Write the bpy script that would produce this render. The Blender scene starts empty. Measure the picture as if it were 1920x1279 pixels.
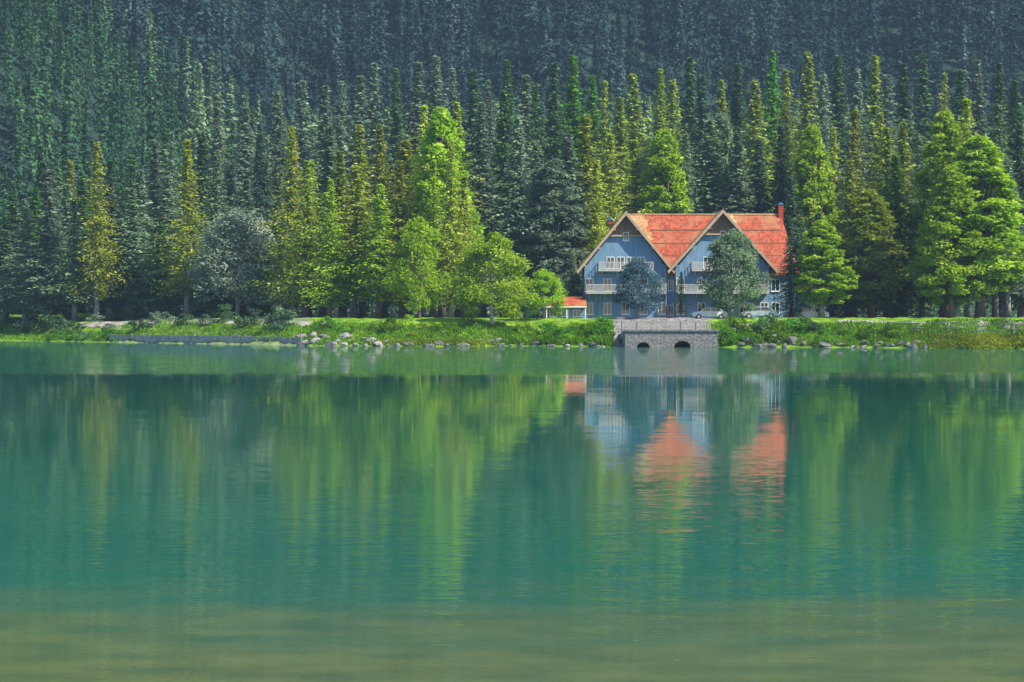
import bpy, bmesh, math, random
import numpy as np
from mathutils import Vector, Matrix
R = math.radians
random.seed(7); rng = np.random.default_rng(11)
S = bpy.context.scene

# ------------------------------------------------------------------ camera
F = 4330.0                      # focal length in photo pixels (photo 1920 wide)
HOR = 600.0; CAMZ = 3.0         # horizon row, camera height over the lake
cam = bpy.data.cameras.new('camera'); co = bpy.data.objects.new('camera', cam)
S.collection.objects.link(co); S.camera = co
cam.sensor_width = 36; cam.lens = 36*F/1920
co.location = (0, 0, CAMZ); co.rotation_euler = (R(90), 0, 0)
cam.shift_y = -(639.5-HOR)/1920
cam.clip_start = 0.5; cam.clip_end = 6000
# ------------------------------------------------------------------ light
SUN_EL, SUN_AZ = 47.0, 119.0    # azimuth clockwise from +Y (away from camera): sun from the right
w = bpy.data.worlds.new('World'); S.world = w; w.use_nodes = True
nt = w.node_tree; bg = nt.nodes['Background']
sky = nt.nodes.new('ShaderNodeTexSky'); sky.sky_type = 'NISHITA'; sky.sun_disc = False
sky.sun_elevation = R(SUN_EL); sky.sun_rotation = R(SUN_AZ); sky.altitude = 1200
nt.links.new(sky.outputs[0], bg.inputs[0]); bg.inputs[1].default_value = 0.12
sl = bpy.data.lights.new('sun', 'SUN'); so = bpy.data.objects.new('sun', sl)
S.collection.objects.link(so); sl.energy = 5.0; sl.angle = R(0.6); sl.color = (1, .90, .72)
sd = Vector((math.sin(R(SUN_AZ))*math.cos(R(SUN_EL)), math.cos(R(SUN_AZ))*math.cos(R(SUN_EL)), math.sin(R(SUN_EL))))
so.rotation_euler = sd.to_track_quat('Z', 'Y').to_euler()
S.view_settings.view_transform = 'Standard'; S.view_settings.look = 'None'
S.view_settings.exposure = 1.08; S.view_settings.gamma = 1
S.cycles.max_bounces = 5; S.cycles.diffuse_bounces = 2; S.cycles.glossy_bounces = 2
S.cycles.transmission_bounces = 3; S.cycles.volume_bounces = 0; S.cycles.use_denoising = True
S.cycles.caustics_reflective = False; S.cycles.caustics_refractive = False
S.cycles.use_adaptive_sampling = True; S.cycles.adaptive_threshold = 0.02

# ------------------------------------------------------------------ helpers
def link(o, parent=None):
    S.collection.objects.link(o)
    if parent: o.parent = parent
    return o
def tag(o, label=None, cat=None, group=None, kind=None):
    if label: o['label'] = label
    if cat: o['category'] = cat
    if group: o['group'] = group
    if kind: o['kind'] = kind
    return o
def empty(name, loc, rz=0):
    o = bpy.data.objects.new(name, None); o.empty_display_size = 1
    o.location = loc; o.rotation_euler = (0, 0, rz); return link(o)

def mat(name, col, rough=.8, noise=0, nscale=1.0, col2=None, spec=.3, metal=0, bump=0, bscale=10, stretch=None, attr=None):
    m = bpy.data.materials.new(name); m.use_nodes = True; n = m.node_tree.nodes; L = m.node_tree.links
    b = n['Principled BSDF']; b.inputs['Roughness'].default_value = rough
    b.inputs['Specular IOR Level'].default_value = spec; b.inputs['Metallic'].default_value = metal
    b.inputs['Base Color'].default_value = (*col, 1)
    tc = n.new('ShaderNodeTexCoord'); src = tc.outputs['Object']
    if stretch:
        mp = n.new('ShaderNodeMapping'); mp.inputs['Scale'].default_value = stretch
        L.new(src, mp.inputs[0]); src = mp.outputs[0]
    if col2:
        t = n.new('ShaderNodeTexNoise'); t.inputs['Scale'].default_value = nscale; t.inputs['Detail'].default_value = 6
        L.new(src, t.inputs[0])
        r = n.new('ShaderNodeMapRange'); r.inputs[1].default_value = .35; r.inputs[2].default_value = .65
        L.new(t.outputs[0], r.inputs[0])
        mx = n.new('ShaderNodeMix'); mx.data_type = 'RGBA'
        mx.inputs[6].default_value = (*col, 1); mx.inputs[7].default_value = (*col2, 1)
        L.new(r.outputs[0], mx.inputs[0]); L.new(mx.outputs[2], b.inputs['Base Color'])
    if bump:
        t2 = n.new('ShaderNodeTexNoise'); t2.inputs['Scale'].default_value = bscale; t2.inputs['Detail'].default_value = 5
        L.new(src, t2.inputs[0])
        bp = n.new('ShaderNodeBump'); bp.inputs['Strength'].default_value = bump; bp.inputs['Distance'].default_value = .1
        L.new(t2.outputs[0], bp.inputs['Height']); L.new(bp.outputs[0], b.inputs['Normal'])
    return m

def leafmat(name, dark, light, tip=None, trans=.25):
    """foliage: colour varies from leaf cluster to leaf cluster (face attribute 'tint') and from tree to tree"""
    m = bpy.data.materials.new(name); m.use_nodes = True; n = m.node_tree.nodes; L = m.node_tree.links
    b = n['Principled BSDF']; b.inputs['Roughness'].default_value = .85; b.inputs['Specular IOR Level'].default_value = .04
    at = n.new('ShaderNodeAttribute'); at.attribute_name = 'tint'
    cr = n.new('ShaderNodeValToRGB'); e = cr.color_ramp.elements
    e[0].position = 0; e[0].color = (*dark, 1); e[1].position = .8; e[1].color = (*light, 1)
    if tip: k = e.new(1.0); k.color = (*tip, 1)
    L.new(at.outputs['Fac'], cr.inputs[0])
    oi = n.new('ShaderNodeObjectInfo')
    mr = n.new('ShaderNodeMapRange'); mr.inputs[3].default_value = .75; mr.inputs[4].default_value = 1.25
    L.new(oi.outputs['Random'], mr.inputs[0])
    mr2 = n.new('ShaderNodeMapRange'); mr2.inputs[3].default_value = .494; mr2.inputs[4].default_value = .515
    L.new(oi.outputs['Random'], mr2.inputs[0])
    hs = n.new('ShaderNodeHueSaturation'); L.new(mr.outputs[0], hs.inputs['Value']); L.new(cr.outputs[0], hs.inputs['Color'])
    L.new(mr2.outputs[0], hs.inputs['Hue'])
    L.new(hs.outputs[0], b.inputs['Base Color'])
    tr = n.new('ShaderNodeBsdfTranslucent'); L.new(hs.outputs[0], tr.inputs[0])
    ms = n.new('ShaderNodeMixShader'); ms.inputs[0].default_value = trans
    L.new(b.outputs[0], ms.inputs[1]); L.new(tr.outputs[0], ms.inputs[2])
    L.new(ms.outputs[0], n['Material Output'].inputs['Surface'])
    return m

def npmesh(name, V, Q, m=None, tint=None, k=4, smooth=False):
    V = np.asarray(V, np.float32); Q = np.asarray(Q, np.int32)
    me = bpy.data.meshes.new(name)
    me.vertices.add(len(V)); me.vertices.foreach_set('co', V.ravel())
    me.loops.add(Q.size); me.loops.foreach_set('vertex_index', Q.ravel())
    me.polygons.add(len(Q)); me.polygons.foreach_set('loop_start', np.arange(0, Q.size, k, dtype=np.int32))
    me.polygons.foreach_set('loop_total', np.full(len(Q), k, np.int32))
    me.update(calc_edges=True)
    if tint is not None:
        a = me.attributes.new('tint', 'FLOAT', 'FACE'); a.data.foreach_set('value', np.asarray(tint, np.float32))
    if m: me.materials.append(m)
    if smooth: me.polygons.foreach_set('use_smooth', np.ones(len(Q), bool))
    return me
def obj(name, me, parent=None, loc=(0, 0, 0)):
    o = bpy.data.objects.new(name, me); o.location = loc; return link(o, parent)

class MB:                                # collects boxes, bars, prisms into ONE mesh object
    def __init__(s): s.bm = bmesh.new()
    def box(s, x0, x1, y0, y1, z0, z1):
        v = [s.bm.verts.new(p) for p in ((x0,y0,z0),(x1,y0,z0),(x1,y1,z0),(x0,y1,z0),(x0,y0,z1),(x1,y0,z1),(x1,y1,z1),(x0,y1,z1))]
        for f in ((0,3,2,1),(4,5,6,7),(0,1,5,4),(1,2,6,5),(2,3,7,6),(3,0,4,7)): s.bm.faces.new([v[i] for i in f])
        return s
    def prism(s, pts, y0, y1):           # polygon (x,z) extruded along y
        a = [s.bm.verts.new((x, y0, z)) for x, z in pts]; b = [s.bm.verts.new((x, y1, z)) for x, z in pts]
        s.bm.faces.new(a); s.bm.faces.new(b[::-1])
        for i in range(len(pts)):
            j = (i+1) % len(pts); s.bm.faces.new((a[j], a[i], b[i], b[j]))
        return s
    def prismx(s, pts, x0, x1):          # polygon (y,z) extruded along x
        a = [s.bm.verts.new((x0, y, z)) for y, z in pts]; b = [s.bm.verts.new((x1, y, z)) for y, z in pts]
        s.bm.faces.new(a); s.bm.faces.new(b[::-1])
        for i in range(len(pts)):
            j = (i+1) % len(pts); s.bm.faces.new((a[j], a[i], b[i], b[j]))
        return s
    def tube(s, path, rad, n=7):
        prev = None
        for i, p in enumerate(path):
            p = Vector(p); q = Vector(path[min(i+1, len(path)-1)]) - Vector(path[max(i-1, 0)])
            q.normalize(); r = rad[i] if hasattr(rad, '__len__') else rad
            u = q.orthogonal().normalized(); v = q.cross(u)
            ring = [s.bm.verts.new(p + r*(math.cos(2*math.pi*k/n)*u + math.sin(2*math.pi*k/n)*v)) for k in range(n)]
            if prev:
                # match closest start to avoid twist
                d = min(range(n), key=lambda t: (ring[t].co-prev[0].co).length)
                ring = ring[d:]+ring[:d]
                for k in range(n): s.bm.faces.new((prev[k], prev[(k+1) % n], ring[(k+1) % n], ring[k]))
            else: s.bm.faces.new(ring[::-1])
            prev = ring
        s.bm.faces.new(prev); return s
    def build(s, name, m, parent=None, smooth=False, loc=(0, 0, 0), bevel=0):
        bmesh.ops.recalc_face_normals(s.bm, faces=s.bm.faces)
        me = bpy.data.meshes.new(name); s.bm.to_mesh(me); s.bm.free(); me.materials.append(m)
        if smooth:
            for p in me.polygons: p.use_smooth = True
        o = obj(name, me, parent, loc)
        if bevel:
            b = o.modifiers.new('bevel', 'BEVEL'); b.width = bevel; b.segments = 2
        return o

# ------------------------------------------------------------------ terrain
SHX = [-160, -78, -70, -45, -26.5, -10.7, 0, 15.5, 33, 50, 60, 160]
SHY = [350, 342, 330, 298, 271, 260, 266, 254, 252, 240, 226, 205]
def shore(x): return np.interp(x, SHX, SHY) + .5*np.sin(np.asarray(x)*.9) + .35*np.sin(np.asarray(x)*2.3+1)
def px2x(px, Y): return (px-960)/F*Y
CULV = [(14.4, 1.3), (18.7, 1.7)]
def smooth(t): t = np.clip(t, 0, 1); return t*t*(3-2*t)
def hgt(x, y):
    x = np.asarray(x, float); y = np.asarray(y, float)
    d = y - shore(x)
    z = np.where(d < 0, np.maximum(-3.2, d*.09), 0)
    n = .18*np.sin(x*.55+y*.31)+.14*np.sin(x*1.3-y*.8)+.1*np.sin(x*2.9+y*1.7)
    rise = smooth(d/9.)*1.35 + smooth((d-6)/13.)*1.45 + .3*smooth(d/1.2)
    # left part of the shore stays low and flat, sandy
    low = smooth((-x-46)/14.)
    rise = rise*(1-low) + low*(.25*smooth(d/1.) + 2.3*smooth((d-4)/12.))
    z = np.where(d >= 0, rise + n*smooth(d/3)*.6, z)
    z = z + .045*np.clip(y-336, 0, None) + .075*np.clip(y-380, 0, None)
    z = z + .60*smooth((y-560)/60.)*np.clip(y-572, 0, 210) + .3*np.clip(y-782, 0, None)
    sp = smooth((-x-46)/70.)*smooth((y-395)/150.)
    z = z + 44*sp
    hl = smooth((y-380)/80)
    z = z + hl*(2.2*np.sin(x*.045+1)+1.6*np.sin(x*.11+y*.05))
    for cx, cw in CULV:
        m = smooth((cw+1.0-np.abs(x-cx))/.5)*(d < 7.5)*(d > -4)
        z = z*(1-m) + (-.7)*m
    return z
def gz(x, y): return float(hgt(x, y))

xs = np.unique(np.concatenate([np.arange(-620, -115, 18), np.arange(-115, 115, 1.), np.arange(115, 621, 18)]))
ys = np.unique(np.concatenate([np.arange(-50, 205, 20), np.arange(205, 372, 1.), np.arange(372, 1120, 9)]))
X, Y = np.meshgrid(xs, ys); Z = hgt(X, Y)
V = np.stack([X, Y, Z], -1).reshape(-1, 3); nx, ny = len(xs), len(ys)
i = np.arange(ny-1)[:, None]*nx + np.arange(nx-1)[None]; Q = np.stack([i, i+1, i+nx+1, i+nx], -1).reshape(-1, 4)
def zone(px, Yv):  # 0 soil/forest floor  1 grass  2 gravel & rock  3 bright grass
    d = Yv
    return 0
def ground_cover(x, y):
    px = 960 + x/np.maximum(y, 50)*F; d = y - shore(x)
    g = np.zeros(x.shape)                      # 0 = gravel, 1 = grass, .5 path
    g = np.where((px < 1140), .52, g); g = np.where((px < 200), 1., g)
    g = np.where((px > 585) & (px < 1150), 1., g)
    g = np.where((px > 1330), 1., g)
    g = np.where(d > 45, 2., g)
    return g
gc = ground_cover(V[:, 0], V[:, 1])
me = npmesh('ground', V, Q, smooth=True)
a = me.attributes.new('cover', 'FLOAT', 'POINT'); a.data.foreach_set('value', gc.astype(np.float32))
gm = bpy.data.materials.new('ground'); gm.use_nodes = True; n = gm.node_tree.nodes; L = gm.node_tree.links
b = n['Principled BSDF']; b.inputs['Roughness'].default_value = .95; b.inputs['Specular IOR Level'].default_value = .1
def noise(n, L, src, sc, det=6):
    t = n.new('ShaderNodeTexNoise'); t.inputs['Scale'].default_value = sc; t.inputs['Detail'].default_value = det
    L.new(src, t.inputs[0]); return t.outputs[0]
def ramp(n, L, src, c0, c1, p0=.4, p1=.6):
    r = n.new('ShaderNodeValToRGB'); r.color_ramp.elements[0].position = p0; r.color_ramp.elements[1].position = p1
    r.color_ramp.elements[0].color = (*c0, 1); r.color_ramp.elements[1].color = (*c1, 1); L.new(src, r.inputs[0]); return r.outputs[0]
def mixc(n, L, f, a, b_):
    m = n.new('ShaderNodeMix'); m.data_type = 'RGBA'
    if isinstance(f, float): m.inputs[0].default_value = f
    else: L.new(f, m.inputs[0])
    L.new(a, m.inputs[6]); L.new(b_, m.inputs[7]); return m.outputs[2]
tc = n.new('ShaderNodeTexCoord').outputs['Object']
at = n.new('ShaderNodeAttribute'); at.attribute_name = 'cover'
grass = ramp(n, L, noise(n, L, tc, .8), (.06, .14, .010), (.16, .28, .02))
grav = ramp(n, L, noise(n, L, tc, 2.5, 10), (.07, .068, .075), (.27, .26, .27))
c = mixc(n, L, ramp(n, L, at.outputs['Fac'], (0,)*3, (1,)*3, .3, .7), grav, grass)
soil = ramp(n, L, noise(n, L, tc, .6), (.010, .026, .024), (.022, .048, .036))  # forest floor repeats the hill's painted shade and haze tone
fmr = n.new('ShaderNodeMapRange'); fmr.inputs[1].default_value = 1.2; fmr.inputs[2].default_value = 1.8; L.new(at.outputs['Fac'], fmr.inputs[0])
c = mixc(n, L, fmr.outputs[0], c, soil)
L.new(c, b.inputs['Base Color'])
bp = n.new('ShaderNodeBump'); bp.inputs['Strength'].default_value = .7; bp.inputs['Distance'].default_value = .25
L.new(noise(n, L, tc, 1.7, 10), bp.inputs['Height']); L.new(bp.outputs[0], b.inputs['Normal'])
me.materials.append(gm)
tag(obj('ground', me), kind='structure')

# ------------------------------------------------------------------ lake
wm = bpy.data.materials.new('lake_water'); wm.use_nodes = True; n = wm.node_tree.nodes; L = wm.node_tree.links
b = n['Principled BSDF']; b.inputs['Roughness'].default_value = .03; b.inputs['IOR'].default_value = 1.33
b.inputs['Specular IOR Level'].default_value = .5
geo = n.new('ShaderNodeNewGeometry'); sp = n.new('ShaderNodeSeparateXYZ'); L.new(geo.outputs['Position'], sp.inputs[0])
def mapped(sx, sy):
    mp = n.new('ShaderNodeMapping'); mp.inputs['Scale'].default_value = (sx, sy, 1); L.new(geo.outputs['Position'], mp.inputs[0]); return mp.outputs[0]
def mrange(src, a0, a1, b0, b1, sm=True):
    m = n.new('ShaderNodeMapRange'); m.inputs[1].default_value = a0; m.inputs[2].default_value = a1
    m.inputs[3].default_value = b0; m.inputs[4].default_value = b1; m.interpolation_type = 'SMOOTHSTEP' if sm else 'LINEAR'
    L.new(src, m.inputs[0]); return m.outputs[0]
def math_(op, a_, b_):
    m = n.new('ShaderNodeMath'); m.operation = op
    for k, v in enumerate((a_, b_)):
        if isinstance(v, (int, float)): m.inputs[k].default_value = v
        else: L.new(v, m.inputs[k])
    return m.outputs[0]
# shallow lake bed shows brownish near the camera; glacial teal further out
wob = math_('MULTIPLY', math_('SUBTRACT', noise(n, L, mapped(.12, .5), 1.0, 3), .5), 12)
dep = mrange(math_('ADD', sp.outputs[1], wob), 18, 29, 0, 1)
def rgb(c_):
    r = n.new('ShaderNodeRGB'); r.outputs[0].default_value = (*c_, 1); return r.outputs[0]
shal = ramp(n, L, noise(n, L, mapped(.9, 1.3), 1.0, 9), (.050, .085, .034), (.105, .132, .046), .3, .7)
deep = ramp(n, L, noise(n, L, mapped(.05, .1), 1.0, 3), (.004, .084, .064), (.008, .106, .076), .3, .7)
L.new(mixc(n, L, dep, shal, deep), b.inputs['Base Color'])
# ripples: long crests across the view; a wind-ruffled band lies before the far shore
def ncol(sc_x, sc_y, det):
    t = n.new('ShaderNodeTexNoise'); t.inputs['Scale'].default_value = 1; t.inputs['Detail'].default_value = det; t.inputs['Roughness'].default_value = .6
    L.new(mapped(sc_x, sc_y), t.inputs[0])
    v = n.new('ShaderNodeVectorMath'); v.operation = 'SUBTRACT'; L.new(t.outputs['Color'], v.inputs[0]); v.inputs[1].default_value = (.5, .5, .5); return v.outputs[0]
def vscale(v_, f):
    v = n.new('ShaderNodeVectorMath'); v.operation = 'SCALE'; L.new(v_, v.inputs[0])
    if isinstance(f, float): v.inputs['Scale'].default_value = f
    else: L.new(f, v.inputs['Scale'])
    return v.outputs[0]
def vadd(a_, b_):
    v = n.new('ShaderNodeVectorMath'); v.operation = 'ADD'; L.new(a_, v.inputs[0]); L.new(b_, v.inputs[1]); return v.outputs[0]
edge = math_('ADD', sp.outputs[1], math_('MULTIPLY', math_('SUBTRACT', noise(n, L, mapped(.02, .03), 1.0, 2), .5), 30))
band = mrange(edge, 126, 142, 0, 1)
calm = mrange(noise(n, L, mapped(.012, .05), 1.0, 2), .42, .62, .55, 1.2)
tilt = vadd(vadd(vscale(ncol(.35, 1.3, 4), .019), vscale(ncol(4., 15., 2), mrange(sp.outputs[1], 25, 75, .085, .012))), vscale(ncol(1.5, 6., 3), mrange(sp.outputs[1], 25, 60, .045, .010)))
tilt = vscale(tilt, calm)
tilt = vadd(tilt, vscale(ncol(.9, 2.6, 4), math_('MULTIPLY', band, .85)))
mv = n.new('ShaderNodeVectorMath'); mv.operation = 'MULTIPLY'; mv.inputs[1].default_value = (.6, 1, 0); L.new(tilt, mv.inputs[0])
nv = n.new('ShaderNodeVectorMath'); nv.operation = 'ADD'; nv.inputs[1].default_value = (0, 0, 1); L.new(mv.outputs[0], nv.inputs[0])
nn_ = n.new('ShaderNodeVectorMath'); nn_.operation = 'NORMALIZE'; L.new(nv.outputs[0], nn_.inputs[0])
L.new(nn_.outputs[0], b.inputs['Normal'])
WX = [-610, 610]
me = npmesh('lake', [(-610, -50, 0), (610, -50, 0), (610, 372, 0), (-610, 372, 0)], [(0, 1, 2, 3)], wm)
tag(obj('lake', me), kind='structure')

# ------------------------------------------------------------------ foliage prototypes
def ncards(P, size, U, N_, jit=.35):
    """kite quads whose faces follow the bough surface: U = growth direction, N_ = surface normal"""
    n = len(P); r = np.random.default_rng(int(abs(P[0, 1]*1e3)) + n)
    u = U/np.linalg.norm(U, axis=1, keepdims=True) + r.normal(size=(n, 3))*jit; u /= np.linalg.norm(u, axis=1, keepdims=True)
    m_ = N_/np.linalg.norm(N_, axis=1, keepdims=True) + r.normal(size=(n, 3))*jit
    v = np.cross(u, m_); v /= np.linalg.norm(v, axis=1, keepdims=True) + 1e-6
    s = (size*r.uniform(.55, 1.35, n))[:, None]
    Vv = np.stack([P - u*s*.5, P + v*s*.33 - u*s*.05, P + u*s*.6, P - v*s*.33 - u*s*.05], 1).reshape(-1, 3)
    return Vv, np.arange(4*n).reshape(n, 4)
def kites(P, size, dirs=None, flat=.5):
    """one kite-shaped quad per point"""
    N = len(P); r = np.random.default_rng(int(abs(P[0, 0]*1e3)) + N)
    if dirs is None: dirs = r.normal(size=(N, 3))
    u = dirs + r.normal(size=(N, 3))*.45; u /= np.linalg.norm(u, axis=1, keepdims=True)
    w_ = r.normal(size=(N, 3)); w_[:, 2] *= flat
    v = np.cross(u, w_); v /= np.linalg.norm(v, axis=1, keepdims=True) + 1e-6
    s = (size*r.uniform(.55, 1.35, N))[:, None]
    Vv = np.stack([P - u*s*.5, P + v*s*.33 - u*s*.05, P + u*s*.6, P - v*s*.33 - u*s*.05], 1).reshape(-1, 3)
    Qq = np.arange(4*N).reshape(N, 4)
    return Vv, Qq
def conifer_pts(H, Rad, seed, nb=240, step=.42, per=3, base=.12, droop=.28, ragged=.32, top_pow=1.12, spread=.28):
    r = np.random.default_rng(seed); P = []; D = []; T = []; limbs = []
    gap = r.uniform(0, 6.28, 3)
    for k in range(nb):
        t = base + (1-base)*((k+r.uniform(0, 1))/nb)**.92
        az = k*2.39996 + r.uniform(-.5, .5)
        prof = (1-t)**top_pow
        if t < base+.12: prof *= .55 + .45*(t-base)/.12
        L_ = Rad*prof*(1 + ragged*r.normal()*.8)*(1+.18*math.sin(az*2+gap[0]+t*9)) + .08
        L_ = max(.15, L_)
        bt = np.clip(r.normal(.45, .2), 0, 1); z0 = t*H
        m = max(2, int(L_/step))
        s = (np.arange(m)+r.uniform(.2, .9, m))/m; s = np.clip(s, .12, 1)
        up = .12*L_*(1 if t > .75 else -.2)
        for q in range(per):
            jit = r.normal(size=(m, 3))*np.array([spread, spread, spread*.55])*(.25+.85*(L_/Rad))
            x = math.cos(az)*L_*s; y = math.sin(az)*L_*s; z = z0 + up*s - droop*L_*s**1.4
            P.append(np.stack([x, y, z], 1)+jit)
            D.append(np.tile([math.cos(az), math.sin(az), -.45], (m, 1)))
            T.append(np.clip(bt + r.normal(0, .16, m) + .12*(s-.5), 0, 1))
        if k % 3 == 0: limbs.append(((0, 0, z0), (math.cos(az)*L_*.85, math.sin(az)*L_*.85, z0+up*.85-droop*L_*.8), .05*H/25))
    P.append(np.array([[0, 0, H*(1-j*.012)] for j in range(5)])); D.append(np.tile([0, 0, 1.], (5, 1))); T.append(np.full(5, .6))
    return np.concatenate(P), np.concatenate(D), np.concatenate(T), limbs
def trunk_mesh(H, r0, limbs, m, lean=.0, seed=0, top=.97):
    mb = MB(); r = random.Random(seed); K = 9
    path = [(lean*H*(i/K)**1.5 + (r.uniform(-.04, .04)*(i > 0)), r.uniform(-.04, .04)*(i > 0), H*top*i/K - (.6 if i == 0 else 0)) for i in range(K+1)]
    mb.tube(path, [r0*(1-.93*i/K)*(1.35 if i == 0 else 1) for i in range(K+1)], 8)
    for a_, b_, rr in limbs:
        mid = tuple((a_[j]+b_[j])/2 + (.03*H/25 if j == 2 else 0) for j in range(3))
        mb.tube([a_, mid, b_], [rr, rr*.7, rr*.25], 4)
    bmesh.ops.recalc_face_normals(mb.bm, faces=mb.bm.faces)
    me = bpy.data.meshes.new('trunk'); mb.bm.to_mesh(me); mb.bm.free(); me.materials.append(m)
    for p in me.polygons: p.use_smooth = True
    return me
def leafy_pts(H, Rad, seed, clumps=60, per=120, low=.2, size=1.0, squash=1.0, shape='round'):
    r = np.random.default_rng(seed); P = []; D = []; T = []; limbs = []
    for k in range(clumps):
        t = low + (1-low)*r.uniform(0, 1)**.9
        f = (t-low)/(1-low)
        prof = math.sin(math.pi*min(1, .12+.88*f)**.75)**.6 if shape == 'round' else (1-f)**.6*(.45+.55*min(1, f/.2))
        az = r.uniform(0, 6.283); rr = Rad*prof*r.uniform(.25, 1.)**.5*.9
        c_ = np.array([math.cos(az)*rr, math.sin(az)*rr, t*H*.95])
        cs = Rad*r.uniform(.16, .34)*size*(.55+.45*prof)
        d = r.normal(size=(per, 3)); d /= np.linalg.norm(d, axis=1, keepdims=True)
        rad = cs*(r.uniform(.25, 1.15, per)**.6)[:, None]
        P.append(c_ + d*rad*np.array([1, 1, .8])); dd = d.copy(); dd[:, 2] -= .3; D.append(dd)
        T.append(np.clip(np.full(per, np.clip(r.normal(.45, .2), 0, 1)) + r.normal(0, .18, per), 0, 1))
        if k % 3 == 0: limbs.append(((0, 0, max(.12*H, t*H*.55)), tuple(c_), .045*H/12))
    return np.concatenate(P), np.concatenate(D), np.concatenate(T), limbs

bark_brown = mat('bark_brown', (.10, .065, .045), .95, nscale=3, col2=(.19, .13, .10), stretch=(3, 3, .6), bump=.6, bscale=6)
bark_grey = mat('bark_grey', (.12, .115, .105), .95, nscale=3, col2=(.26, .25, .23), stretch=(3, 3, .6), bump=.6, bscale=6)
bark_white = mat('bark_birch', (.50, .50, .46), .8, nscale=2.5, col2=(.16, .15, .14), stretch=(1, 1, 3))
LM = {
 'spruce':  leafmat('needles_spruce', (.022, .062, .024), (.085, .17, .055), (.17, .26, .10)),
 'dark':    leafmat('needles_dark', (.025, .058, .034), (.075, .14, .075), (.14, .21, .12)),
 'larch':   leafmat('needles_larch', (.16, .22, .016), (.42, .50, .05), (.62, .64, .16), .45),
 'olive':   leafmat('needles_olive', (.11, .16, .014), (.30, .38, .045), (.48, .54, .13), .4),
 'lime':    leafmat('leaves_lime', (.14, .26, .010), (.36, .52, .03), (.56, .66, .12), .45),
 'green':   leafmat('leaves_green', (.04, .13, .012), (.12, .29, .025), (.22, .40, .07), .4),
 'grey':    leafmat('leaves_grey', (.10, .135, .095), (.21, .26, .19), (.33, .38, .30), .3),
 'ash':     leafmat('needles_ash', (.08, .13, .085), (.19, .275, .175), (.29, .39, .26), .35),
 'blue':    leafmat('leaves_silver_blue', (.03, .075, .095), (.08, .16, .19), (.20, .32, .36), .25),
 'willow':  leafmat('leaves_willow', (.09, .15, .08), (.20, .31, .16), (.32, .44, .27), .35),
}
PROTO = {}
def proto(shape):
    if shape in PROTO: return PROTO[shape]
    k, v = shape.split('_'); v = int(v)
    if k == 'spruce': P, D, T, lb = conifer_pts(25, [3.4, 2.9, 3.9, 3.1][v], 100+v, nb=[400, 420, 390, 380][v], step=.30, per=5, base=[.07, .10, .04, .09][v]); sz, H, r0, fl = .30, 25, .30, .5
    if k == 'larch': P, D, T, lb = conifer_pts(25, [3.0, 3.5, 2.6][v], 200+v, nb=[360, 380, 340][v], step=.30, per=4, base=[.14, .10, .18][v], droop=[.12, .05, .2][v], ragged=.5, top_pow=.98, spread=.36); sz, H, r0, fl = .29, 25, .27, 1
    if k == 'thin': P, D, T, lb = conifer_pts(12, [1.5, 1.2][v], 300+v, nb=170, base=.14, per=3, ragged=.5, droop=.2, step=.25, spread=.16); sz, H, r0, fl = .27, 12, .11, .6
    if k == 'round': P, D, T, lb = leafy_pts(12, [4.2, 4.8][v], 400+v, clumps=95, per=170, low=[.12, .18][v]); sz, H, r0, fl = .27, 12, .22, 1
    if k == 'cone': P, D, T, lb = leafy_pts(12, 4.0, 500+v, clumps=105, per=140, low=.06, shape='cone'); sz, H, r0, fl = .28, 12, .22, 1
    if k == 'tall': P, D, T, lb = leafy_pts(25, [4.6, 4.0][v], 600+v, clumps=280, per=120, low=[.1, .16][v], shape='cone', size=.75); sz, H, r0, fl = .33, 25, .33, 1
    if k == 'bush': P, D, T, lb = leafy_pts(2, 1.5, 700+v, clumps=26, per=45, low=.05, size=1.15); sz, H, r0, fl = .2, 2, .04, 1
    if k in ('spruce', 'larch', 'thin'):
        rad = P*np.array([1, 1, 0]); rad /= np.linalg.norm(rad, axis=1, keepdims=True)+1e-6
        Nn = rad*(.9 if k != 'larch' else .8) + np.array([0, 0, .75]); Vv, Qq = ncards(P, sz, D, Nn, .42)
    else:
        cen = P*np.array([1, 1, 0]); cen /= np.linalg.norm(cen, axis=1, keepdims=True)+1e-6
        Vv, Qq = ncards(P, sz, D, D*.6+cen*.5+np.array([0, 0, .7]), .55)
    PROTO[shape] = (Vv, Qq, T, lb, H, r0); return PROTO[shape]
MESH = {}
def tree_mesh(shape, lm, bark):
    key = (shape, lm, bark.name)
    if key not in MESH:
        Vv, Qq, T, lb, H, r0 = proto(shape)
        MESH[key] = (npmesh('crown', Vv, Qq, LM[lm], T), trunk_mesh(H, r0, lb, bark, seed=len(MESH)))
    return MESH[key]
def plant(name, shape, lm, x, y, height, width, label, cat, group=None, bark=None, rz=None, sink=0.1):
    bark = bark or bark_brown
    cm, tm = tree_mesh(shape, lm, bark); Vv, Qq, T, lb, H, r0 = proto(shape)
    wp = np.percentile(np.abs(Vv[:, 0]), 97)*2
    o = empty(name, (x, y, gz(x, y)-sink), random.uniform(0, 6.28) if rz is None else rz)
    sx = width/wp; sz = height/(H*1.0)
    o.scale = (sx, sx, sz); o.rotation_euler[0] = random.gauss(0, .013); o.rotation_euler[1] = random.gauss(0, .013)
    obj('crown', cm, o); obj('trunk' if H > 3 else 'stem', tm, o)
    tag(o, label, cat, group); return o
def spot(px, Yd): return px2x(px, Yd), Yd
def height_for(x, y, ytop): return CAMZ + (HOR-ytop)/F*y - gz(x, y)

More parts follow.
